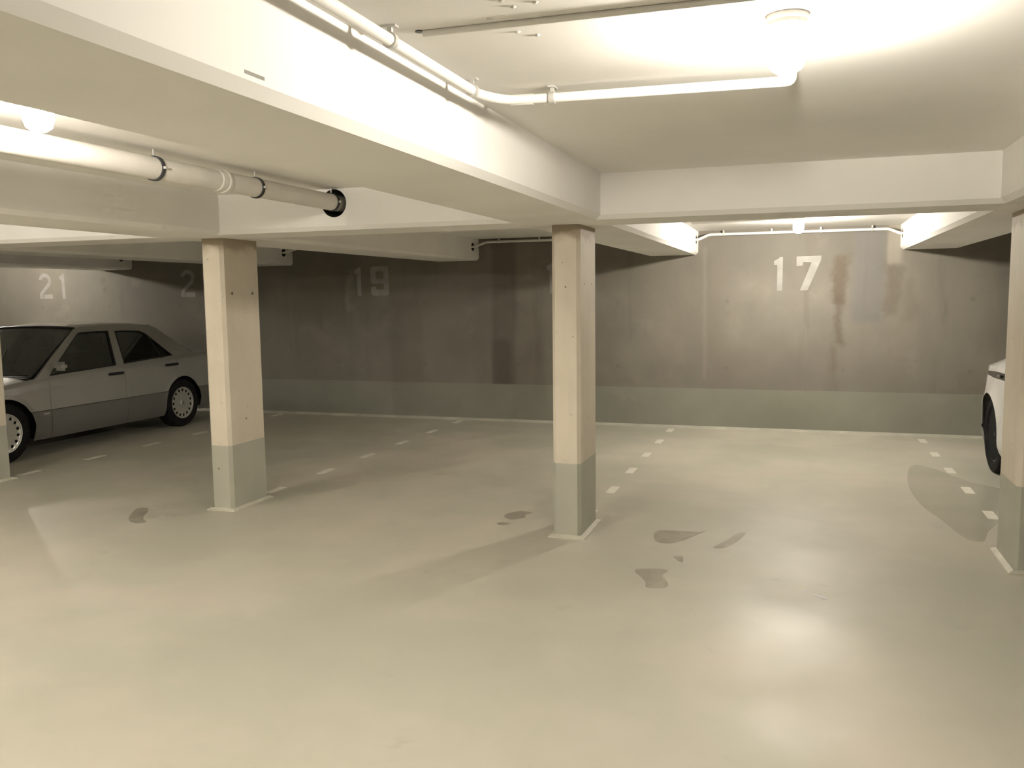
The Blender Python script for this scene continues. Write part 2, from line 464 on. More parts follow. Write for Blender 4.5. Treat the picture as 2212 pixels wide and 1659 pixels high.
# ------------------------------------------------------------------ painted bay dashes
def dash_mesh():
    hw, hl, q = 0.0375, 0.128, 0.008
    return extr([(-hw + q, -hl), (hw - q, -hl), (hw, -hl + q), (hw, hl - q), (hw - q, hl), (-hw + q, hl), (-hw, hl - q), (-hw, -hl + q)], 'z', 0.0, 0.0016)
dash0 = None
ORD = ['nearest the back wall', 'second from the back wall', 'third from the back wall', 'fourth from the back wall',
       'fifth from the back wall', 'sixth from the back wall', 'seventh from the back wall']
dashes = {  # line: (x, y of the dash nearest the wall, count, where)
    1: (-1.4925, 10.43, 6, 'behind the middle pillar'),
    2: (-4.285, 10.48, 6, 'behind the pillar left of centre'),
    0: (1.285, 10.35, 5, 'beside the white car'),
    3: (-7.055, 10.48, 6, 'beside the silver sedan'),
}
for ln, (x, y0, n, where) in dashes.items():
    ang = 0.028 if ln == 0 else 0.0
    for i in range(n):
        y = y0 - 0.836 * i
        if dash0 is None:
            d = dash0 = obj('line_dash', dash_mesh(), M['line'])
        else:
            d = dash0.copy(); COL.objects.link(d)
        d.location = (x + ang * i * 0.5, y, 0)
        tag(d, 'white floor dash %s, %s' % (where, ORD[i]), 'painted dash', 'dashes on the line ' + where)

# ------------------------------------------------------------------ stencilled bay numbers
def digit_polys(c):
    """outlines and holes, metres, origin at the lower left"""
    arc = lambda cx, cy, rx, ry, a0, a1, n=12: [(cx + rx * math.cos(math.radians(a0 + (a1 - a0) * i / n)), cy + ry * math.sin(math.radians(a0 + (a1 - a0) * i / n))) for i in range(n + 1)]
    if c == '1':
        return [[(.040, 0), (.100, 0), (.100, .390), (.068, .390), (.052, .372), (.004, .348), (0, .335), (.003, .300), (.040, .296)]], []
    if c == '7':
        return [[(0, .392), (.273, .395), (.268, .345), (.128, 0), (.045, 0), (.167, .322), (.073, .328), (.068, .286), (0, .283)]], []
    if c == '2':
        top = arc(.125, .285, .125, .115, 172, -20, 16)
        inn = arc(.125, .285, .062, .055, -20, 172, 14)
        dia = [(.235, .225), (.10, .085), (.10, .072)]
        foot = [top + [(.225, .205), (.074, .085), (.066, .070), (.066, 0), (0, 0), (0, .070), (.012, .095), (.178, .250)] + inn]
        base = [(.078, 0), (.255, 0), (.255, .070), (.078, .070)]
        return foot + [base], []
    rr = lambda x0, x1, y0, y1, q: [(x0 + q, y0), (x1 - q, y0), (x1 - q * .3, y0 + q * .3), (x1, y0 + q), (x1, y1 - q), (x1 - q * .3, y1 - q * .3), (x1 - q, y1), (x0 + q, y1), (x0 + q * .3, y1 - q * .3), (x0, y1 - q), (x0, y0 + q), (x0 + q * .3, y0 + q * .3)]
    g = 0.004
    if c == '9':
        left = [(.133 - g, .395), (.035, .395), (.010, .385), (0, .360), (0, .195), (.010, .170), (.035, .160), (.133 - g, .160),
                (.133 - g, .225), (.085, .225), (.078, .240), (.078, .315), (.085, .328), (.133 - g, .328)]
        hook = [(.133 - g, 0), (.040, 0), (.012, .010), (.002, .040), (.002, .120), (.062, .128), (.075, .112), (.078, .085), (.133 - g, .078)]
        right = [(.133 + g, .395), (.240, .395), (.264, .385), (.274, .360), (.274, .040), (.264, .010), (.240, 0), (.133 + g, 0), (.133 + g, .078),
                 (.185, .078), (.195, .09), (.195, .145), (.185, .160), (.133 + g, .160), (.133 + g, .225), (.185, .225), (.195, .24), (.195, .315), (.185, .328), (.133 + g, .328)]
        return [left, hook, right], []
    if c == '8':
        return [rr(0, .274, 0, .395, .035)], [rr(.078, .195, .225, .325, .012), rr(.078, .195, .075, .165, .012)]
    if c == '0':
        return [rr(0, .26, 0, .395, .055)], [rr(.075, .185, .075, .320, .025)]

def number(text, xs, z0, tilt, label):
    t = thing('bay_number', label, 'painted number', (xs[0], D + 0.0006, z0), group='white stencilled bay numbers')
    for c, x in zip(text, xs):
        o, h = digit_polys(c)
        dx = x - xs[0]
        f = lambda u, v: (dx + u + tilt * (v - .2), -0.0024, v)
        b = lambda u, v: (dx + u + tilt * (v - .2), 0.0, v)
        bm = bmesh.new()
        for k, poly in enumerate(o):
            part = plate([poly], h if len(o) == 1 else [], f, b)
            me = bpy.data.meshes.new('tmp'); part.to_mesh(me); part.free(); bm.from_mesh(me); bpy.data.meshes.remove(me)
        obj('digit', bm, M['number'], t)
number('17', (-0.330, -0.078), 1.668, 0.0, 'white stencilled number 17 on the back wall')
number('18', (-3.105, -2.855), 1.668, 0.0, 'white stencilled number 18, only the edge of its 1 showing past the pillar')
number('19', (-5.858, -5.610), 1.670, -0.02, 'white stencilled number 19 on the dark middle of the back wall')
number('20', (-8.752, -8.36), 1.685, 0.0, 'white stencilled number 20, its second digit hidden by the pillar above the sedan')
number('21', (-11.46, -11.045), 1.685, -0.03, 'white stencilled number 21 on the back wall, furthest left')

# ------------------------------------------------------------------ lamps
def make_lamp(x, y, label, group='jar lamps on the ceiling', bulb='full'):
    t = thing('ceiling_lamp', label, 'ceiling lamp', (x, y, HC), group=group)
    bm = lathe(bmesh.new(), [(0.001, 0), (0.056, 0), (0.056, -0.012), (0.050, -0.018), (0.050, -0.026), (0.001, -0.026)], 'z', 28)
    obj('lamp_cap', bm, M['lamp_cap'], t, True)
    bm = lathe(bmesh.new(), [(0.001, -0.026), (0.049, -0.026), (0.053, -0.06), (0.051, -0.11), (0.042, -0.138), (0.022, -0.152), (0.001, -0.155)], 'z', 20)
    tag(obj('glass_jar', bm, M['jar'], t, True), 'glowing white glass jar')
    bm = lathe(bmesh.new(), [(0.001, -0.026), (0.016, -0.028), (0.024, -0.050), (0.026, -0.075), (0.022, -0.100), (0.001, -0.107)], 'z', 10)
    obj('bulb', bm, M['bulb_' + bulb], t, True)
    return t
lampA = make_lamp(-0.055, 2.52, 'glaring jar lamp on the ceiling nearest the camera, right of the long beam', bulb='weak')
make_lamp(-2.53, 2.40, 'glaring jar lamp by the white drain pipe at the left edge', bulb='faint')
make_lamp(-0.055, 9.21, 'small lit jar lamp on the ceiling above the number 17', bulb='strong')
make_lamp(-11.2, 9.21, 'jar lamp lighting the wall around number 21, hidden behind the beams')
for x, y in ((-5.65, 2.35), (-3.2, -0.7), (-5.6, -1.2)):  # unseen lamps, added to brighten the near floor from behind and left
    make_lamp(x, y, 'unseen jar lamp added to light the aisle, outside the picture', 'added aisle lamps outside the picture', 'strong' if y < 0 else 'full')

# ------------------------------------------------------------------ conduits and pipes
bm = tube(bmesh.new(), [(-1.12, 9.28, HC - 0.010), (-0.10, 9.215, HC - 0.010)], 0.012)
t = tag(obj('lamp_conduit', bm, M['pipe'], None, True), 'thin white conduit running to the small lamp above number 17', 'conduit')
cd = thing('ceiling_conduit', 'thin white conduit on the ceiling ending at a small hole, nearest the camera', 'conduit', (-1.02, 2.295, HC))
obj('tube', tube(bmesh.new(), [(0, 0, -0.008), (0.90, 0.02, -0.008)], 0.009), M['pipe'], cd, True)
obj('end_hole', lathe(bmesh.new(), [(0.012, -0.003), (0.012, 0.003)], 'z', 14, (-0.012, 0, 0)), M['black'], cd)

def hanger(parent, x, y, zp, r, along):
    bm = bmesh.new()
    # strap round the pipe, stem up to the ceiling and a small foot plate
    ring = [(r + 0.002, -0.010), (r + 0.005, -0.010), (r + 0.005, 0.010), (r + 0.002, 0.010)]
    lathe(bm, ring, along, 22, (x, y, zp))
    bx(bm, x - 0.006, x + 0.006, y - 0.006, y + 0.006, zp + r, HC)
    if along == 'y': bx(bm, x - 0.035, x + 0.02, y - 0.012, y + 0.012, HC - 0.006, HC)
    else: bx(bm, x - 0.012, x + 0.012, y - 0.02, y + 0.035, HC - 0.006, HC)
    return obj('pipe_clamp', bm, M['steel'], parent)

ZP = 2.345
wp = thing('ceiling_pipe', 'white pipe clamped beside the long beam, turning right toward the glaring lamp', 'pipe', (0, 0, 0))
path = rounded_path([(-1.085, YF + 0.02, ZP), (-1.085, 2.90, ZP), (-1.03, 3.02, ZP), (-0.90, 3.045, ZP), (-0.05, 3.105, ZP), (-0.05, 3.105, HC)], 0.05)
obj('tube', tube(bmesh.new(), path, 0.0168), M['pipe'], wp, True)
for x, y, a in ((-1.085, 0.9, 'y'), (-1.085, 2.22, 'y'), (-1.085, 2.84, 'y'), (-0.86, 3.048, 'x')):
    hanger(wp, x, y, ZP, 0.0168, a)
obj('pipe_socket', tube(bmesh.new(), [(-1.01, 3.032, ZP), (-0.93, 3.045, ZP)], 0.020), M['pipe'], wp, True)
bmS = bmesh.new()
for i in range(8): pass
dabs = [(-0.735, 2.136), (-0.721, 2.191), (-0.658, 2.178), (-0.81, 2.26), (-0.811, 2.318), (-0.777, 2.397), (-0.733, 2.445), (-0.652, 2.342)]
dab0 = None
for i, (x, y) in enumerate(dabs):
    if dab0 is None:
        bm = lathe(bmesh.new(), [(0.001, -0.004), (0.005, -0.0035), (0.008, 0.0), ], 'z', 9)
        for v in bm.verts: v.co.x *= 1 + 0.5 * random.random(); v.co.y *= 1 + .3 * random.random()
        d = dab0 = obj('plaster_dab', bm, M['lamp_cap'], None, True)
    else:
        d = dab0.copy(); COL.objects.link(d)
    d.location = (x, y, HC); d.rotation_euler.z = i * 1.3
    tag(d, 'tiny white plaster dab on the ceiling beside the thin conduit', 'plaster dab', 'plaster dabs on the ceiling')
del bmS

# large drain pipe into the cross beam
DX, DZ, DR = -3.045, 2.292, 0.055
dp = thing('drain_pipe', 'white plastic drain pipe under the ceiling entering a round hole in the beam', 'pipe', (DX, 0, DZ))
bm = bmesh.new(); lathe(bm, [(DR, YF + 0.02), (DR, CBB + 0.3)], 'y', 36)
obj('tube', bm, M['drain'], dp, True)
bm = bmesh.new(); lathe(bm, [(DR, 4.03), (DR + .004, 4.035), (DR + .004, 4.085), (DR + .008, 4.09), (DR + .008, 4.105), (DR, 4.112)], 'y', 36)
obj('socket', bm, M['drain'], dp, True)
for y in (0.9, 2.2, 3.565, 4.40, 5.262):
    bm = bmesh.new(); lathe(bm, [(DR, y - .011), (DR + .006, y - .011), (DR + .006, y + .011), (DR, y + .011)], 'y', 40)
    c = tag(obj('pipe_clamp', bm, M['rubber'], dp, True), 'dark rubber lined clamp')
    bm = bmesh.new(); bx(bm, DR + .002, DR + .02, y - .008, y + .008, -.006, .006)
    obj('clamp_bolt', bm, M['steel'], c)
    obj('clamp_rod', bx(bmesh.new(), -.004, .004, y - .004, y + .004, DR, HC - DZ), M['steel'], c)

# thin pipes along the top of the back wall, bay by bay, through the beam holes
def wall_pipe(kl, kr, label, twin=True):
    xl = far_beams[kl][1] + BW; xr = far_beams[kr][1] - BW
    t = thing('wall_pipe', label, 'pipe', (0, 0, 0), group='thin pipes along the top of the back wall')
    zt, yt = HC - 0.045, D - 0.05
    p = rounded_path([(xl - 0.08, HOLE_Y, HOLE_Z), (xl + 0.02, HOLE_Y, HOLE_Z), (xl + 0.13, yt, zt), (xr - 0.13, yt, zt), (xr - 0.02, HOLE_Y, HOLE_Z), (xr + 0.08, HOLE_Y, HOLE_Z)], 0.03, 4)
    obj('tube', tube(bmesh.new(), p, 0.016, 12), M['pipe'], t, True)
    n = 4
    for i in range(n):
        x = xl + 0.3 + (xr - xl - 0.6) * i / (n - 1)
        bm = bmesh.new(); lathe(bm, [(.017, -.008), (.020, -.008), (.020, .008), (.017, .008)], 'x', 14, (x, yt, zt))
        bx(bm, x - .008, x + .008, yt - .004, yt + .004, zt + .016, HC)
        obj('pipe_clamp', bm, M['steel'], t)
wall_pipe(1, 0, 'thin white pipe along the wall top above number 17')
wall_pipe(2, 1, 'thin white pipe along the wall top above number 18')
wall_pipe(3, 2, 'thin white pipe bending into the beam hole above number 19')
wall_pipe(4, 3, 'thin white pipe at the beam hole above number 20')

# slot in the lower edge of the long beam
sl = obj('beam_slot', box(-1.1945, -1.1915, 1.70, 1.775, HS + .040, HS + .048), M['stain_dark'])
tag(sl, 'short dark slot scratched low in the white long beam', 'slot')

# ------------------------------------------------------------------ floor stains and wet film
def blob(pts, z, n=5):
    """smooth closed outline through the points (Catmull-Rom)"""
    out = []; m = len(pts)
    for i in range(m):
        p0, p1, p2, p3 = [Vector((*pts[(i + k) % m], 0)) for k in (-1, 0, 1, 2)]
        for k in range(n):
            t = k / n
            out.append(0.5 * ((2 * p1) + (p2 - p0) * t + (2 * p0 - 5 * p1 + 4 * p2 - p3) * t * t + (3 * p1 - p0 - 3 * p2 + p3) * t ** 3))
    return extr([(p.x, p.y) for p in out], 'z', 0.0, z)

# (pixel-free) outlines in floor metres
stain_defs = [
    ([(-0.936, 5.9), (-0.80, 5.95), (-0.66, 5.96), (-0.61, 5.99), (-0.66, 5.88), (-0.72, 5.74), (-0.80, 5.63), (-0.90, 5.66)], 'stain', 'dark damp patch on the floor right of the middle pillar foot'),
    ([(-0.92, 5.00), (-0.84, 5.07), (-0.73, 5.06), (-0.75, 4.96), (-0.70, 4.84), (-0.70, 4.75), (-0.80, 4.72), (-0.83, 4.83)], 'stain', 'ragged damp patch on the floor ahead of the middle pillar'),
    ([(-0.52, 5.62), (-0.45, 5.80), (-0.40, 5.98), (-0.34, 6.02), (-0.37, 5.84), (-0.44, 5.64)], 'stain', 'slanting narrow damp mark on the floor of bay 17'),
    ([(-0.74, 5.35), (-0.70, 5.37), (-0.675, 5.33), (-0.67, 5.24), (-0.70, 5.26)], 'stain', 'small damp spot between two larger floor patches'),
    ([(-2.10, 6.03), (-2.03, 6.18), (-1.92, 6.16), (-1.95, 6.08), (-1.93, 6.00), (-2.02, 5.92)], 'stain', 'damp blot on the floor left of the middle pillar foot'),
    ([(-2.08, 5.80), (-2.02, 5.84), (-1.98, 5.80), (-2.04, 5.76)], 'stain', 'tiny damp spot left of the middle pillar, nearest the camera'),
    ([(-4.98, 5.42), (-4.88, 5.44), (-4.72, 5.20), (-4.62, 5.12), (-4.66, 5.06), (-4.80, 5.14)], 'stain', 'long damp smear on the floor left of the far pillar'),
    ([(0.085, 4.86), (0.115, 4.875), (0.155, 4.825), (0.150, 4.80), (0.118, 4.825)], 'stain_dark', 'small dark scuff on the floor ahead of bay 17'),
    ([(0.032, 4.915), (0.055, 4.92), (0.068, 4.895), (0.050, 4.895)], 'stain_dark', 'tiny dark scuff beside the larger scuff ahead of bay 17'),
]
for pts, mt, label in stain_defs:
    tag(obj('floor_stain', blob(pts, 0.0008), M[mt]), label, 'floor stain')
tag(obj('wet_patch', blob([(1.02, 8.85), (1.18, 8.75), (1.40, 8.2), (1.62, 7.9), (1.60, 7.2), (1.38, 6.85), (1.24, 6.52), (1.16, 6.25), (1.06, 6.30), (0.98, 6.75), (0.90, 7.2), (0.88, 7.8), (0.93, 8.4)], 0.001), M['puddle']),
    'wet shiny film on the floor beside the white car', 'wet patch')

# ------------------------------------------------------------------ cars
def lerp_tab(tab, x):
    if x <= tab[0][0]: return tab[0][1]
    for (a, fa), (b, fb) in zip(tab, tab[1:]):
        if x <= b:
            t = (x - a) / (b - a); t = t * t * (3 - 2 * t) * 0.5 + t * 0.5
            return fa + (fb - fa) * t
    return tab[-1][1]

def grid(cols, closed=False):
    bm = bmesh.new()
    V = [[bm.verts.new(p) for p in c] for c in cols]
    for i in range(len(V) - 1):
        for j in range(len(V[i]) - 1):
            q = [V[i][j], V[i + 1][j], V[i + 1][j + 1], V[i][j + 1]]
            if (V[i][j].co - V[i][j + 1].co).length < 1e-5: q = [V[i][j], V[i + 1][j], V[i + 1][j + 1]]
            elif (V[i + 1][j].co - V[i + 1][j + 1].co).length < 1e-5: q = [V[i][j], V[i + 1][j], V[i][j + 1]]
            try: bm.faces.new(q)
            except ValueError: pass
    bmesh.ops.remove_doubles(bm, verts=bm.verts, dist=1e-5)
    return bm

def mirror_into(bm):
    geom = list(bm.verts) + list(bm.edges) + list(bm.faces)
    r = bmesh.ops.duplicate(bm, geom=geom)
    for v in r['geom']:
        if isinstance(v, bmesh.types.BMVert): v.co.y *= -1
    return bm

def thicken(bm, d):
    """give an open sheet depth toward the inside of the car"""
    bmesh.ops.recalc_face_normals(bm, faces=bm.faces)
    bmesh.ops.solidify(bm, geom=list(bm.faces), thickness=d)
    return bm

def wheel(parent, x, y, side, R, rr, width, kind):
    """tyre with rim and hub; side = +1 outer face toward +y"""
    s = side
    hw = width / 2
    prof = [(rr, -hw * .8), (rr + .012, -hw * .92), (R * .86, -hw), (R * .965, -hw * .9), (R, -hw * .7), (R, hw * .7), (R * .965, hw * .9), (R * .86, hw), (rr + .012, hw * .92), (rr, hw * .8)]
    w = obj('wheel', lathe(bmesh.new(), prof, 'y', 56), M['tyre'], parent, True, (x, y, R))
    yo = hw * .72
    if kind == 'discs':
        disc = [(rr * math.cos(2 * PI * k / 60), rr * math.sin(2 * PI * k / 60)) for k in range(60)]
        holes = []
        for k in range(15):
            a = 2 * PI * k / 15
            h = []
            for j in range(10):
                b = 2 * PI * j / 10
                u, v = rr * .80 + rr * .092 * math.cos(b), rr * .085 * math.sin(b)
                h.append((u * math.cos(a) - v * math.sin(a), u * math.sin(a) + v * math.cos(a)))
            holes.append(h)
        prof = lambda r: yo - 0.012 * max(0, 1 - abs(r / rr - .98) / .06) * 0 + (0.008 if r < rr * .93 else 0.016)
        f = lambda u, v: (u, s * prof(math.hypot(u, v)), v)
        b = lambda u, v: (u, s * (yo - 0.03), v)
        bm = plate([disc], holes, f, b)
        lathe(bm, [(rr, s * (yo - .02)), (rr, s * (yo + .022)), (rr * .945, s * (yo + .020)), (rr * .93, s * (yo + .006))], 'y', 60)
        tag(obj('rim', bm, M['alloy'], w, True), 'silver disc rim with a ring of slots')
        bm = lathe(bmesh.new(), [(0.001, s * (yo + .006)), (.036, s * (yo + .006)), (.034, s * (yo + .016)), (.028, s * (yo + .019)), (.001, s * (yo + .019))], 'y', 28)
        hc = obj('hub_cap', bm, M['alloy'], w, True)
        # emblem: three-armed star in a ring
        bm = bmesh.new()
        for k in range(3):
            a = PI / 2 + 2 * PI * k / 3
            tip = (.022 * math.cos(a), .022 * math.sin(a))
            l = (.004 * math.cos(a + 1.05), .004 * math.sin(a + 1.05)); r_ = (.004 * math.cos(a - 1.05), .004 * math.sin(a - 1.05))
            v = [bm.verts.new((p[0], s * (yo + .0195), p[1])) for p in ((0, 0), l, tip, r_)] + [bm.verts.new((0, s * (yo + .0215), 0))]
            bm.faces.new((v[1], v[2], v[4])); bm.faces.new((v[2], v[3], v[4]))
        lathe(bm, [(.0215, s * (yo + .019)), (.0245, s * (yo + .019)), (.0245, s * (yo + .0215)), (.0215, s * (yo + .0215))], 'y', 28)
        obj('emblem', bm, M['chrome'], w)
        lathe_d = lathe(bmesh.new(), [(rr * .99, s * (yo - .045)), (rr * .99, s * (yo - .035)), (.001, s * (yo - .035))], 'y', 40)
        obj('brake_drum', lathe_d, M['black'], w)
    else:
        bm = bmesh.new()
        lathe(bm, [(rr, -hw * .7), (rr, s * (yo + .01)) , (rr * .94, s * (yo + .012)), (rr * .90, s * (yo - .03))], 'y', 48)
        for k in range(5):
            for dd in (-.13, .13):
                a = 2 * PI * k / 5 + dd
                c, n = math.cos(a), math.sin(a)
                q = []
                for (r_, h) in ((.04, .022), (rr * .93, .014)):
                    for e in (-h, h):
                        for yy in (yo - .035, yo + (.0 if r_ > .1 else .005)):
                            q.append(bm.verts.new((r_ * c - e * n, s * yy, r_ * n + e * c)))
                for fa in ((0, 1, 3, 2), (4, 6, 7, 5), (0, 4, 5, 1), (2, 3, 7, 6), (1, 5, 7, 3), (0, 2, 6, 4)):
                    bm.faces.new([q[i] for i in fa])
        tag(obj('rim', bm, M['black_wheel'], w, True), 'black spoked rim')
        bm = lathe(bmesh.new(), [(.001, s * (yo - .03)), (.065, s * (yo - .03)), (.06, s * (yo + .006)), (.001, s * (yo + .01))], 'y', 28)
        obj('hub_cap', bm, M['black_wheel'], w, True)
        bm = lathe(bmesh.new(), [(rr * .8, s * (yo - .075)), (rr * .8, s * (yo - .06)), (.001, s * (yo - .06))], 'y', 40)
        obj('brake_disc', bm, M['steel'], w, True)
    return w

# ---------------- silver sedan (local: +x forward, +y left, z up, origin mid wheelbase)
def sedan():
    root = thing('sedan_car', 'silver four-door sedan with grey lower cladding parked nose out under number 20', 'car', (-8.46, 6.585 + 1.3325, 0), -PI / 2)
    AX_, R, RR = 1.3325, 0.312, 0.205
    RA = 0.345
    ztop = [(-2.27, .87), (-2.2, .925), (-1.75, .945), (-1.25, .925), (-.3, .885), (.75, .845), (1.3, .80), (1.9, .735), (2.1, .69), (2.15, .66)]
    half = [(-2.27, .755), (-2.15, .785), (-1.7, .822), (-1.2, .838), (1.1, .838), (1.6, .822), (2.0, .785), (2.12, .745), (2.15, .71)]
    CL = 0.492                                     # top of the cladding
    def zt(x): return lerp_tab(ztop, x)
    def hw(x): return lerp_tab(half, x)
    def zb(x):
        for a in (AX_, -AX_):
            if abs(x - a) < RA:
                return max(0.17, R + 0.005 + math.sqrt(RA * RA - (x - a) ** 2) * 1.0)
        return 0.185 + (0.05 if x > 1.8 or x < -1.9 else 0)
    def side_y(x, z):
        w, t = hw(x), zt(x)
        y = w - 0.012 * max(0, (z - .62) / .3) ** 2 - 0.05 * max(0, (.36 - z) / .18) ** 2
        y -= 0.040 * max(0, (z - (t - .055)) / .055) ** 2
        c = t - .115
        y += 0.006 * math.exp(-((z - c) / .012) ** 2)            # crease below the windows
        for a in (AX_, -AX_):                                    # arch lip
            d = math.hypot(x - a, z - R) - RA
            if -0.02 < d < 0.05: y += 0.010 * (1 - abs(d) / .05)
        return y
    def stations(x0, x1):
        xs = {x0, x1}
        n = max(2, int(abs(x1 - x0) / 0.06))
        for i in range(n + 1): xs.add(x0 + (x1 - x0) * i / n)
        for a in (AX_, -AX_):
            for k in range(33):
                x = a + RA * math.cos(PI * k / 32)
                if x0 < x < x1: xs.add(x)
            for e in (-RA - 1e-4, RA + 1e-4):
                if x0 < a + e < x1: xs.add(a + e)
        return sorted(xs)
    def patch(x0, x1, s, lo, hi, off=0.0, rows=9):
        cols = []
        for x in stations(x0, x1):
            a = max(lo(x), zb(x)); b = max(hi(x), a)
            cols.append([(x, s * (side_y(x, a + (b - a) * j / rows) + off), a + (b - a) * j / rows) for j in range(rows + 1)])
        return grid(cols)
    lo_c = lambda x: CL
    zero = lambda x: 0.0
    seams = [(-2.27, -1.0 - .24, 'rear_quarter'), (-1.236, -.335, 'rear_door'), (-.331, .768, 'front_door'), (.772, 2.15, 'front_fender')]
    for s in (1, -1):
        for x0, x1, nm in seams:
            if nm == 'rear_quarter': x0_, x1_ = x0, x1
            p = obj(nm, thicken(patch(x0, x1, s, lo_c, zt, 0, 16), 0.004), M['silver'], root, True)
            # lower grey cladding of that panel
            c = obj('cladding', thicken(patch(x0, x1, s, zero, lambda x: CL - .004, 0.010, 8), 0.004), M['clad'], p, True)
            tag(c, 'darker grey lower cladding')
            if 'door' in nm:
                hx, hz = (-.18, .795) if nm == 'front_door' else (-1.13, .826)
                yb = side_y(hx, hz)
                hb = box(hx - .115, hx + .115, min(s * (yb - .004), s * (yb + .028)), max(s * (yb - .004), s * (yb + .028)), hz - .016, hz + .016, .008)
                tag(obj('door_handle', hb, M['black'], p, True), 'black door handle')
                rec = lathe(bmesh.new(), [(.001, s * (yb + .002)), (.034, s * (yb + .002)), (.036, s * (yb - .004))], 'y', 18, (hx + .03, 0, hz - .03))
                obj('handle_recess', rec, M['silver'], p, True)
            if nm == 'front_fender':
                yb = side_y(.85, .465) + .011
                tag(obj('side_marker', box(.80, .875, min(s * (yb - .004), s * (yb + .004)), max(s * (yb - .004), s * (yb + .004)), .447, .467, .002), M['lens'], p), 'small pale side marker')
    # bonnet, boot lid, cowl
    def deck(x0, x1, crown, n=14):
        cols = []
        for x in [x0 + (x1 - x0) * i / n for i in range(n + 1)]:
            yb, z = side_y(x, zt(x)), zt(x)
            cols.append([(x, yb * math.cos(PI * j / 16), z + crown * (1 - math.cos(PI * j / 16) ** 4)) for j in range(17)])
        return thicken(grid(cols), 0.006)
    obj('bonnet', deck(1.02, 2.145, .035), M['silver'], root, True)
    obj('boot_lid', deck(-2.265, -1.66, .02), M['silver'], root, True)
    obj('cowl', box(.93, 1.02, -.76, .76, .80, .845, .01), M['black'], root)
    # ends
    for x, sx, nm in ((2.15, 1, 'nose_panel'), (-2.27, -1, 'tail_panel')):
        h = hw(x) - .01; t = zt(x)
        obj(nm, bx(bmesh.new(), min(x, x - sx * .05), max(x, x - sx * .05), -h, h, .45, t), M['silver'], root)
    for x, sx, nm in ((2.15, 1, 'front_bumper'), (-2.27, -1, 'rear_bumper')):
        bb = bmesh.new(); cols = []
        for j in range(21):
            u = -1 + 2 * j / 20
            y = .80 * u; xx = x + sx * (.085 - .12 * abs(u) ** 4)
            cols.append([(xx - sx * .16, y * .98, .24), (xx - sx * .01, y, .26), (xx, y, .40), (xx - sx * .005, y, .485), (xx - sx * .05, y * .98, .50), (xx - sx * .18, y * .97, .50)])
        obj(nm, grid(cols), M['clad'], root, True)
    obj('grille', box(2.13, 2.185, -.23, .23, .50, .68, .012), M['chrome'], root)
    for s in (1, -1):
        obj('headlight', box(2.12, 2.17, min(s * .27, s * .69), max(s * .27, s * .69), .51, .65, .015), M['lens'], root)
        obj('tail_light', box(-2.295, -2.24, min(s * .42, s * .745), max(s * .42, s * .745), .60, .83, .012), M['red_lens'], root)
    # underbody and interior
    ub = bmesh.new(); bx(ub, -2.15, 2.05, -.60, .60, .20, .52); bx(ub, -.95, .95, -.79, .79, .20, .34); bx(ub, -2.15, -1.0, -.66, .66, .45, .88); bx(ub, 1.0, 2.05, -.70, .70, .45, .66)
    tag(obj('underbody', ub, M['black'], root))
    obj('dashboard', box(.50, .96, -.73, .73, .52, .87, .04), M['interior'], root)
    for s in (1, -1):
        st = obj('front_seat', box(-.25, .28, min(s * .16, s * .64), max(s * .16, s * .64), .34, .56, .05), M['interior'], root, True)
        bm = extr([(-.22, .50), (-.10, .50), (-.30, 1.06), (-.40, 1.05)], 'y', min(s * .17, s * .63), max(s * .17, s * .63))
        bmesh.ops.bevel(bm, geom=list(bm.edges), offset=.03, segments=2, affect='EDGES')
        obj('seat_back', bm, M['interior'], st, True)
        obj('headrest', box(-.42, -.32, min(s * .27, s * .53), max(s * .27, s * .53), 1.08, 1.25, .04), M['interior'], st, True)
    rs = obj('rear_seat', box(-1.05, -.62, -.66, .66, .34, .58, .05), M['interior'], root, True)
    bm = extr([(-1.05, .5), (-.92, .5), (-1.14, .98), (-1.28, .98)], 'y', -.68, .68)
    obj('seat_back', bm, M['interior'], rs)
    for s in (1, -1): obj('headrest', box(-1.26, -1.15, min(s * .22, s * .50), max(s * .22, s * .50), .97, 1.14, .04), M['interior'], rs, True)
    obj('parcel_shelf', box(-1.66, -1.2, -.70, .70, .88, .935, .01), M['interior'], root)
    sw_ = lathe(bmesh.new(), [(.180, -.012), (.195, 0), (.180, .012), (.168, 0), (.180, -.012)], 'z', 32)
    bx(sw_, -.17, .17, -.02, .02, -.008, .008)
    o = obj('steering_wheel', sw_, M['interior'], root, True, (.36, .36, .87)); o.rotation_euler = (0, math.radians(-62), 0)
    # greenhouse sides: body-colour frame with window openings on an inclined plane
    gy = lambda z: .79 - (z - .88) * .42 - .10 * max(0, z - 1.22) ** 2
    outer = [(.985, .80), (.90, .842), (.53, 1.09), (.168, 1.325), (.09, 1.345), (-.15, 1.353), (-.42, 1.356), (-.75, 1.348), (-1.027, 1.330), (-1.10, 1.308), (-1.35, 1.14), (-1.60, .962), (-1.70, .93), (-1.2, .895), (-.3, .855), (.75, .815)]
    wf = [(.735, .848), (.55, .99), (.145, 1.279), (.10, 1.289), (-.10, 1.294), (-.325, 1.290), (-.305, 1.20), (-.245, .886)]
    wr = [(-.372, .893), (-.40, 1.10), (-.42, 1.283), (-.60, 1.283), (-.83, 1.268), (-.90, 1.240), (-.97, 1.18), (-1.245, .935)]
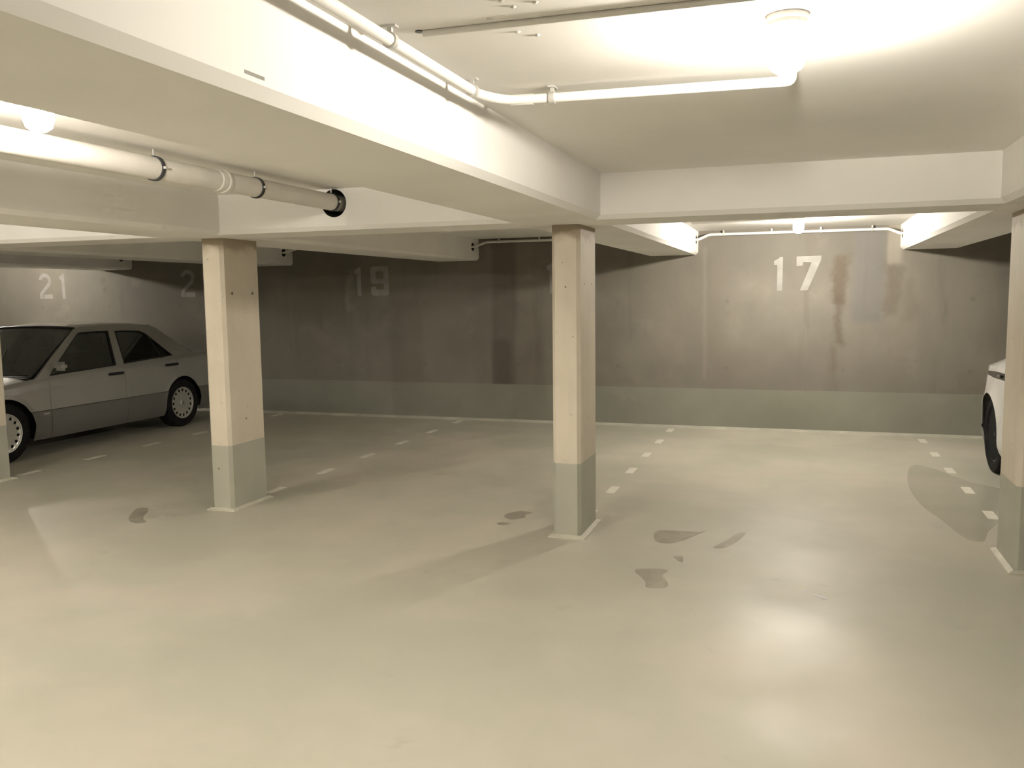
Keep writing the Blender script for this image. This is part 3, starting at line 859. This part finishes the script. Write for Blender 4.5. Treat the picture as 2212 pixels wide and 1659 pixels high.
    for s in (1, -1):
        f = lambda u, v: (u, s * gy(v), v)
        b = lambda u, v: (u, s * (gy(v) - .03), v)
        fr = obj('side_frame', plate([outer], [wf, wr], f, b), M['silver'], root)
        for nm, poly in (('front_window', wf), ('rear_window', wr)):
            cx = sum(p[0] for p in poly) / len(poly); cz = sum(p[1] for p in poly) / len(poly)
            f2 = lambda u, v: (u, s * (gy(v) - .012), v); b2 = lambda u, v: (u, s * (gy(v) - .015), v)
            pn = obj(nm, plate([poly], [], f2, b2), M['glass'], root)
            inner = [(p[0] + (cx - p[0]) * .045, p[1] + (cz - p[1]) * .055) for p in poly]
            f3 = lambda u, v: (u, s * (gy(v) + .003), v); b3 = lambda u, v: (u, s * (gy(v) - .02), v)
            tag(obj('window_trim', plate([poly], [inner], f3, b3), M['black'], pn), 'black window surround')
            if nm == 'rear_window':
                q0, q1 = (-1.035, .918), (-.93, 1.215)
                obj('quarter_bar', plate([[(q0[0] - .012, q0[1]), (q0[0] + .012, q0[1]), (q1[0] + .012, q1[1]), (q1[0] - .012, q1[1])]], [], f3, b3), M['black'], pn)
        mr = box(.60, .69, min(s * .80, s * .95), max(s * .80, s * .95), .90, .995, .03)
        tag(obj('door_mirror', mr, M['silver'], root, True))
    # roof and screens
    xs = [.12 - 1.17 * i / 14 for i in range(15)]
    cols = []
    for x in xs:
        ze = lerp_tab([(-1.05, 1.325), (-.75, 1.348), (-.42, 1.356), (-.15, 1.353), (.12, 1.335)], x)
        ye = gy(ze) - .002
        cols.append([(x, ye * math.cos(PI * j / 16), ze + (.036 - .02 * max(0, (abs(x + .45) - .4) / .25) ** 2 * .5) * (1 - math.cos(PI * j / 16) ** 4)) for j in range(17)])
    obj('roof', thicken(grid(cols), .008), M['silver'], root, True)
    def screen(nm, xb, zbm, yb, xt_, zt_, yt_, bow):
        cols = []
        for j in range(17):
            u = -1 + 2 * j / 16
            cols.append([(xb + (xt_ - xb) * k / 6 + bow * (1 - u * u) * (1 - k / 12), u * (yb + (yt_ - yb) * k / 6), zbm + (zt_ - zbm) * k / 6 + .018 * (1 - u * u) * k / 6) for k in range(7)])
        p = obj(nm, thicken(grid(cols), .004), M['glass'], root, True)
        # black rubber seal along the lower and upper edge
        bm = bmesh.new()
        for k in (0, 6): tube(bm, [c[k] for c in cols], .014, 8)
        for c in (cols[0], cols[-1]): tube(bm, c, .012, 8)
        tag(obj('seal', bm, M['black'], p, True), 'black rubber seal')
    screen('windscreen', .935, .845, .755, .135, 1.335, .575, .06)
    screen('rear_screen', -1.64, .945, .74, -1.055, 1.322, .575, -.05)
    obj('rear_view_mirror', box(.22, .25, -.11, .11, 1.20, 1.26, .012), M['interior'], root)
    bm = tube(bmesh.new(), [(.97, .25, .875), (.70, .12, 1.02), (.55, .02, 1.115)], .006, 8)
    obj('wiper', bm, M['black'], root)
    for x in (AX_, -AX_):
        for s in (1, -1):
            wheel(root, x, s * (.822 - .0925), s, R, RR, .185, 'discs')
    return root
sedan()

# ---------------- white car (local +x toward the back wall end seen, +y ...)
def white_car():
    # local +x = forward (toward the camera side, world -Y), +y = left (world +X); seen flank is the right one (-y)
    axr = 8.72
    root = thing('white_car', 'white car with black wheels mostly hidden behind the right pillar', 'car', (2.575, axr - 1.30, 0), -PI / 2 + math.radians(1.2))
    AXL, R, RR, RA = 1.30, 0.350, 0.250, 0.372
    zsh = [(-2.10, .78), (-2.02, .89), (-1.75, .945), (-1.3, .965), (-.6, .95), (.6, .93), (1.3, .90), (1.8, .82), (2.05, .70), (2.15, .62)]
    half = [(-2.10, .60), (-2.0, .76), (-1.8, .87), (-1.5, .925), (-1.2, .93), (-.5, .905), (.5, .905), (1.1, .92), (1.4, .915), (1.8, .83), (2.05, .66), (2.15, .52)]
    top = [(-2.10, .80), (-1.95, .96), (-1.6, 1.14), (-1.2, 1.30), (-.7, 1.45), (-.2, 1.52), (.2, 1.51), (.6, 1.38), (.95, 1.14), (1.15, 1.0), (1.6, .90), (2.0, .77), (2.15, .64)]
    roofw = [(-2.10, .45), (-1.7, .62), (-1.2, .60), (-.6, .57), (.2, .58), (.8, .66), (1.15, .74), (1.8, .62), (2.15, .40)]
    def zb(x):
        for a in (AXL, -AXL):
            if abs(x - a) < RA: return R + math.sqrt(max(0, RA * RA - (x - a) ** 2))
        return 0.19 + .06 * (abs(x) > 1.9)
    def hy(x, z):
        w = lerp_tab(half, x); t = lerp_tab(zsh, x)
        y = w - .05 * max(0, (.34 - z) / .16) ** 2 - .028 * max(0, (z - .66) / .30) ** 2
        for a in (AXL, -AXL):
            d = math.hypot(x - a, z - R) - RA
            if d < .14: y += .022 * (1 - max(0, d) / .14) ** 2
        if abs(x) < .8: y -= .02 * math.exp(-((z - .5) / .1) ** 2)
        return y
    def stations(x0, x1):
        xs = {x0, x1}
        n = max(3, int((x1 - x0) / .06))
        for i in range(n + 1): xs.add(x0 + (x1 - x0) * i / n)
        for a in (AXL, -AXL):
            for k in range(41):
                x = a + RA * math.cos(PI * k / 40)
                if x0 < x < x1: xs.add(x)
            for e in (-RA - 1e-4, RA + 1e-4):
                if x0 < a + e < x1: xs.add(a + e)
        return sorted(xs)
    N = 14
    for s in (1, -1):
        for x0, x1, nm in ((-2.10, -.62, 'rear_quarter'), (-.616, .72, 'door'), (.724, 2.15, 'front_fender')):
            cols = []
            for x in stations(x0, x1):
                a, b = zb(x), lerp_tab(zsh, x); a = min(a, b - .02)
                cols.append([(x, s * hy(x, a + (b - a) * j / N), a + (b - a) * j / N) for j in range(N + 1)])
            p = obj(nm, thicken(grid(cols), .004), M['car_white'], root, True)
            if nm == 'door':
                obj('door_handle', box(-.5, -.30, min(s * .885, s * .915), max(s * .885, s * .915), .74, .77, .01), M['car_white'], p)
    # upper body: shoulder to roof centre line
    def upper(x, j, n=16):
        zs, zt_, wr_ = lerp_tab(zsh, x), max(lerp_tab(top, x), lerp_tab(zsh, x) + .01), lerp_tab(roofw, x)
        ys = hy(x, zs)
        t = j / n
        if t < .62:
            q = t / .62
            return ys + (wr_ - ys) * q ** (1.0 - .25 * math.sin(PI * q)), zs + (zt_ - zs) * .90 * q ** (1.05)
        q = (t - .62) / .38
        return wr_ * (1 - q), zs + (zt_ - zs) * (.90 + .10 * math.sin(PI / 2 * q))
    for s in (1, -1):
        pass
    xs_all = [-2.10 + 4.25 * i / 70 for i in range(71)]
    cols = []
    for x in xs_all:
        L = [upper(x, j) for j in range(17)]
        cols.append([(x, y, z) for y, z in L] + [(x, -y, z) for y, z in reversed(L[:-1])])
    obj('upper_body', grid(cols), M['car_white'], root, True)
    # glass laid just over the shell
    def glass(nm, x0, x1, j0, j1, both, inset=None):
        for s in ((1, -1) if both else (1,)):
            cols = []
            n = 24
            for i in range(n + 1):
                x = x0 + (x1 - x0) * i / n
                L = []
                for k in range(9):
                    j = j0 + (j1 - j0) * k / 8
                    y, z = upper(x, j)
                    if both: L.append((x, s * (y + .004), z + .003))
                    else: L.append((x, y, z + .005))
                if not both: L = L + [(p[0], -p[1], p[2]) for p in reversed(L[:-1])]
                cols.append(L)
            obj(nm, thicken(grid(cols), .002), M['dark_glass'] if False else M['black_gloss'], root, True)
    glass('side_window', -.95, .62, 2.2, 8.6, True)
    glass('windscreen', .50, 1.06, 9.6, 16, False)
    glass('rear_screen', -1.50, -.75, 10.2, 16, False)
    # black strip along the rear shoulder with a small bright lens at its forward end
    for s in (1, -1):
        cols = []
        for i in range(21):
            x = -1.70 + .95 * i / 20
            h = .008 + .021 * min(1, i / 10)
            zc = .888 + .012 * min(1, i / 14)
            cols.append([(x, s * (hy(x, zc + e * h) + .004), zc + e * h) for e in (-1, -.5, 0, .5, 1)])
        p = obj('shoulder_strip', thicken(grid(cols), .003), M['black_gloss'], root, True)
        tag(p, 'thin black strip along the rear shoulder')
        yb = hy(-1.02, .795)
        obj('strip_lens', box(-1.09, -.99, min(s * yb, s * (yb + .012)), max(s * yb, s * (yb + .012)), .885, .91, .004), M['chrome'], p)
    for x, sx, nm in ((2.15, 1, 'front_bumper'), (-2.10, -1, 'rear_bumper')):
        cols = []
        for j in range(25):
            u = -1 + 2 * j / 24
            xx = x + sx * .10 * (1 - abs(u) ** 2.2); y = u * (lerp_tab(half, x) + .0)
            zt_ = lerp_tab(zsh, x) + .012
            cols.append([(xx - sx * .10, y, .22), (xx - sx * .02, y, .30), (xx, y, .42), (xx - sx * .01, y, .55 if sx < 0 else .48), (xx - sx * .04, y * .99, zt_ - .05), (xx - sx * .11, y * .96, zt_)])
        obj(nm, grid(cols), M['car_white'], root, True)
    for s in (1, -1):
        obj('tail_light', box(-2.13, -2.06, min(s * .25, s * .55), max(s * .25, s * .55), .62, .68, .01), M['red_lens'], root)
        obj('headlight', box(2.04, 2.16, min(s * .30, s * .48), max(s * .30, s * .48), .47, .54, .02), M['lens'], root)
        obj('door_mirror', box(.60, .74, min(s * .86, s * 1.0), max(s * .86, s * 1.0), .99, 1.11, .04), M['car_white'], root, True)
    ub = bmesh.new(); bx(ub, -1.95, 1.95, -.55, .55, .20, .55); bx(ub, -.88, .88, -.84, .84, .19, .40)
    obj('underbody', ub, M['black'], root)
    for x in (AXL, -AXL):
        for s in (1, -1): wheel(root, x, s * (.905 - .115), s, R, RR, .225, 'spokes')
    return root
white_car()

# ------------------------------------------------------------------ world, camera, colour management
w = bpy.data.worlds.new('garage_dark'); sc.world = w; w.use_nodes = True
w.node_tree.nodes['Background'].inputs[0].default_value = (0, 0, 0, 1)
w.node_tree.nodes['Background'].inputs[1].default_value = 0.0

F_PX, PITCH, ROLL, YAW, CAMH = 1866.744, 0.1018, -0.0122, 0.3243, 1.6462
fw = Vector((-math.sin(YAW) * math.cos(PITCH), math.cos(YAW) * math.cos(PITCH), -math.sin(PITCH)))
rt = Vector((math.cos(YAW), math.sin(YAW), 0)); up = rt.cross(fw)
r2 = rt * math.cos(ROLL) + up * math.sin(ROLL); u2 = -rt * math.sin(ROLL) + up * math.cos(ROLL)
cam = bpy.data.cameras.new('camera'); co = bpy.data.objects.new('camera', cam); COL.objects.link(co)
co.matrix_world = Matrix(((r2.x, u2.x, -fw.x, 0), (r2.y, u2.y, -fw.y, 0), (r2.z, u2.z, -fw.z, CAMH), (0, 0, 0, 1)))
cam.sensor_fit = 'HORIZONTAL'; cam.sensor_width = 36.0; cam.lens = 36.0 * F_PX / 2212
cam.clip_start = 0.05; cam.clip_end = 100
sc.camera = co

vs = sc.view_settings
vs.view_transform = 'Standard'; vs.look = 'None'; vs.exposure = 0.46; vs.gamma = 1.0; vs.use_curve_mapping = False
sc.cycles.use_denoising = True; sc.cycles.use_light_tree = False
sc.cycles.use_adaptive_sampling = True; sc.cycles.adaptive_threshold = 0.08; sc.cycles.adaptive_min_samples = 20
sc.cycles.max_bounces = 7; sc.cycles.diffuse_bounces = 5; sc.cycles.glossy_bounces = 3; sc.cycles.transparent_max_bounces = 12
sc.cycles.sample_clamp_indirect = 6.0
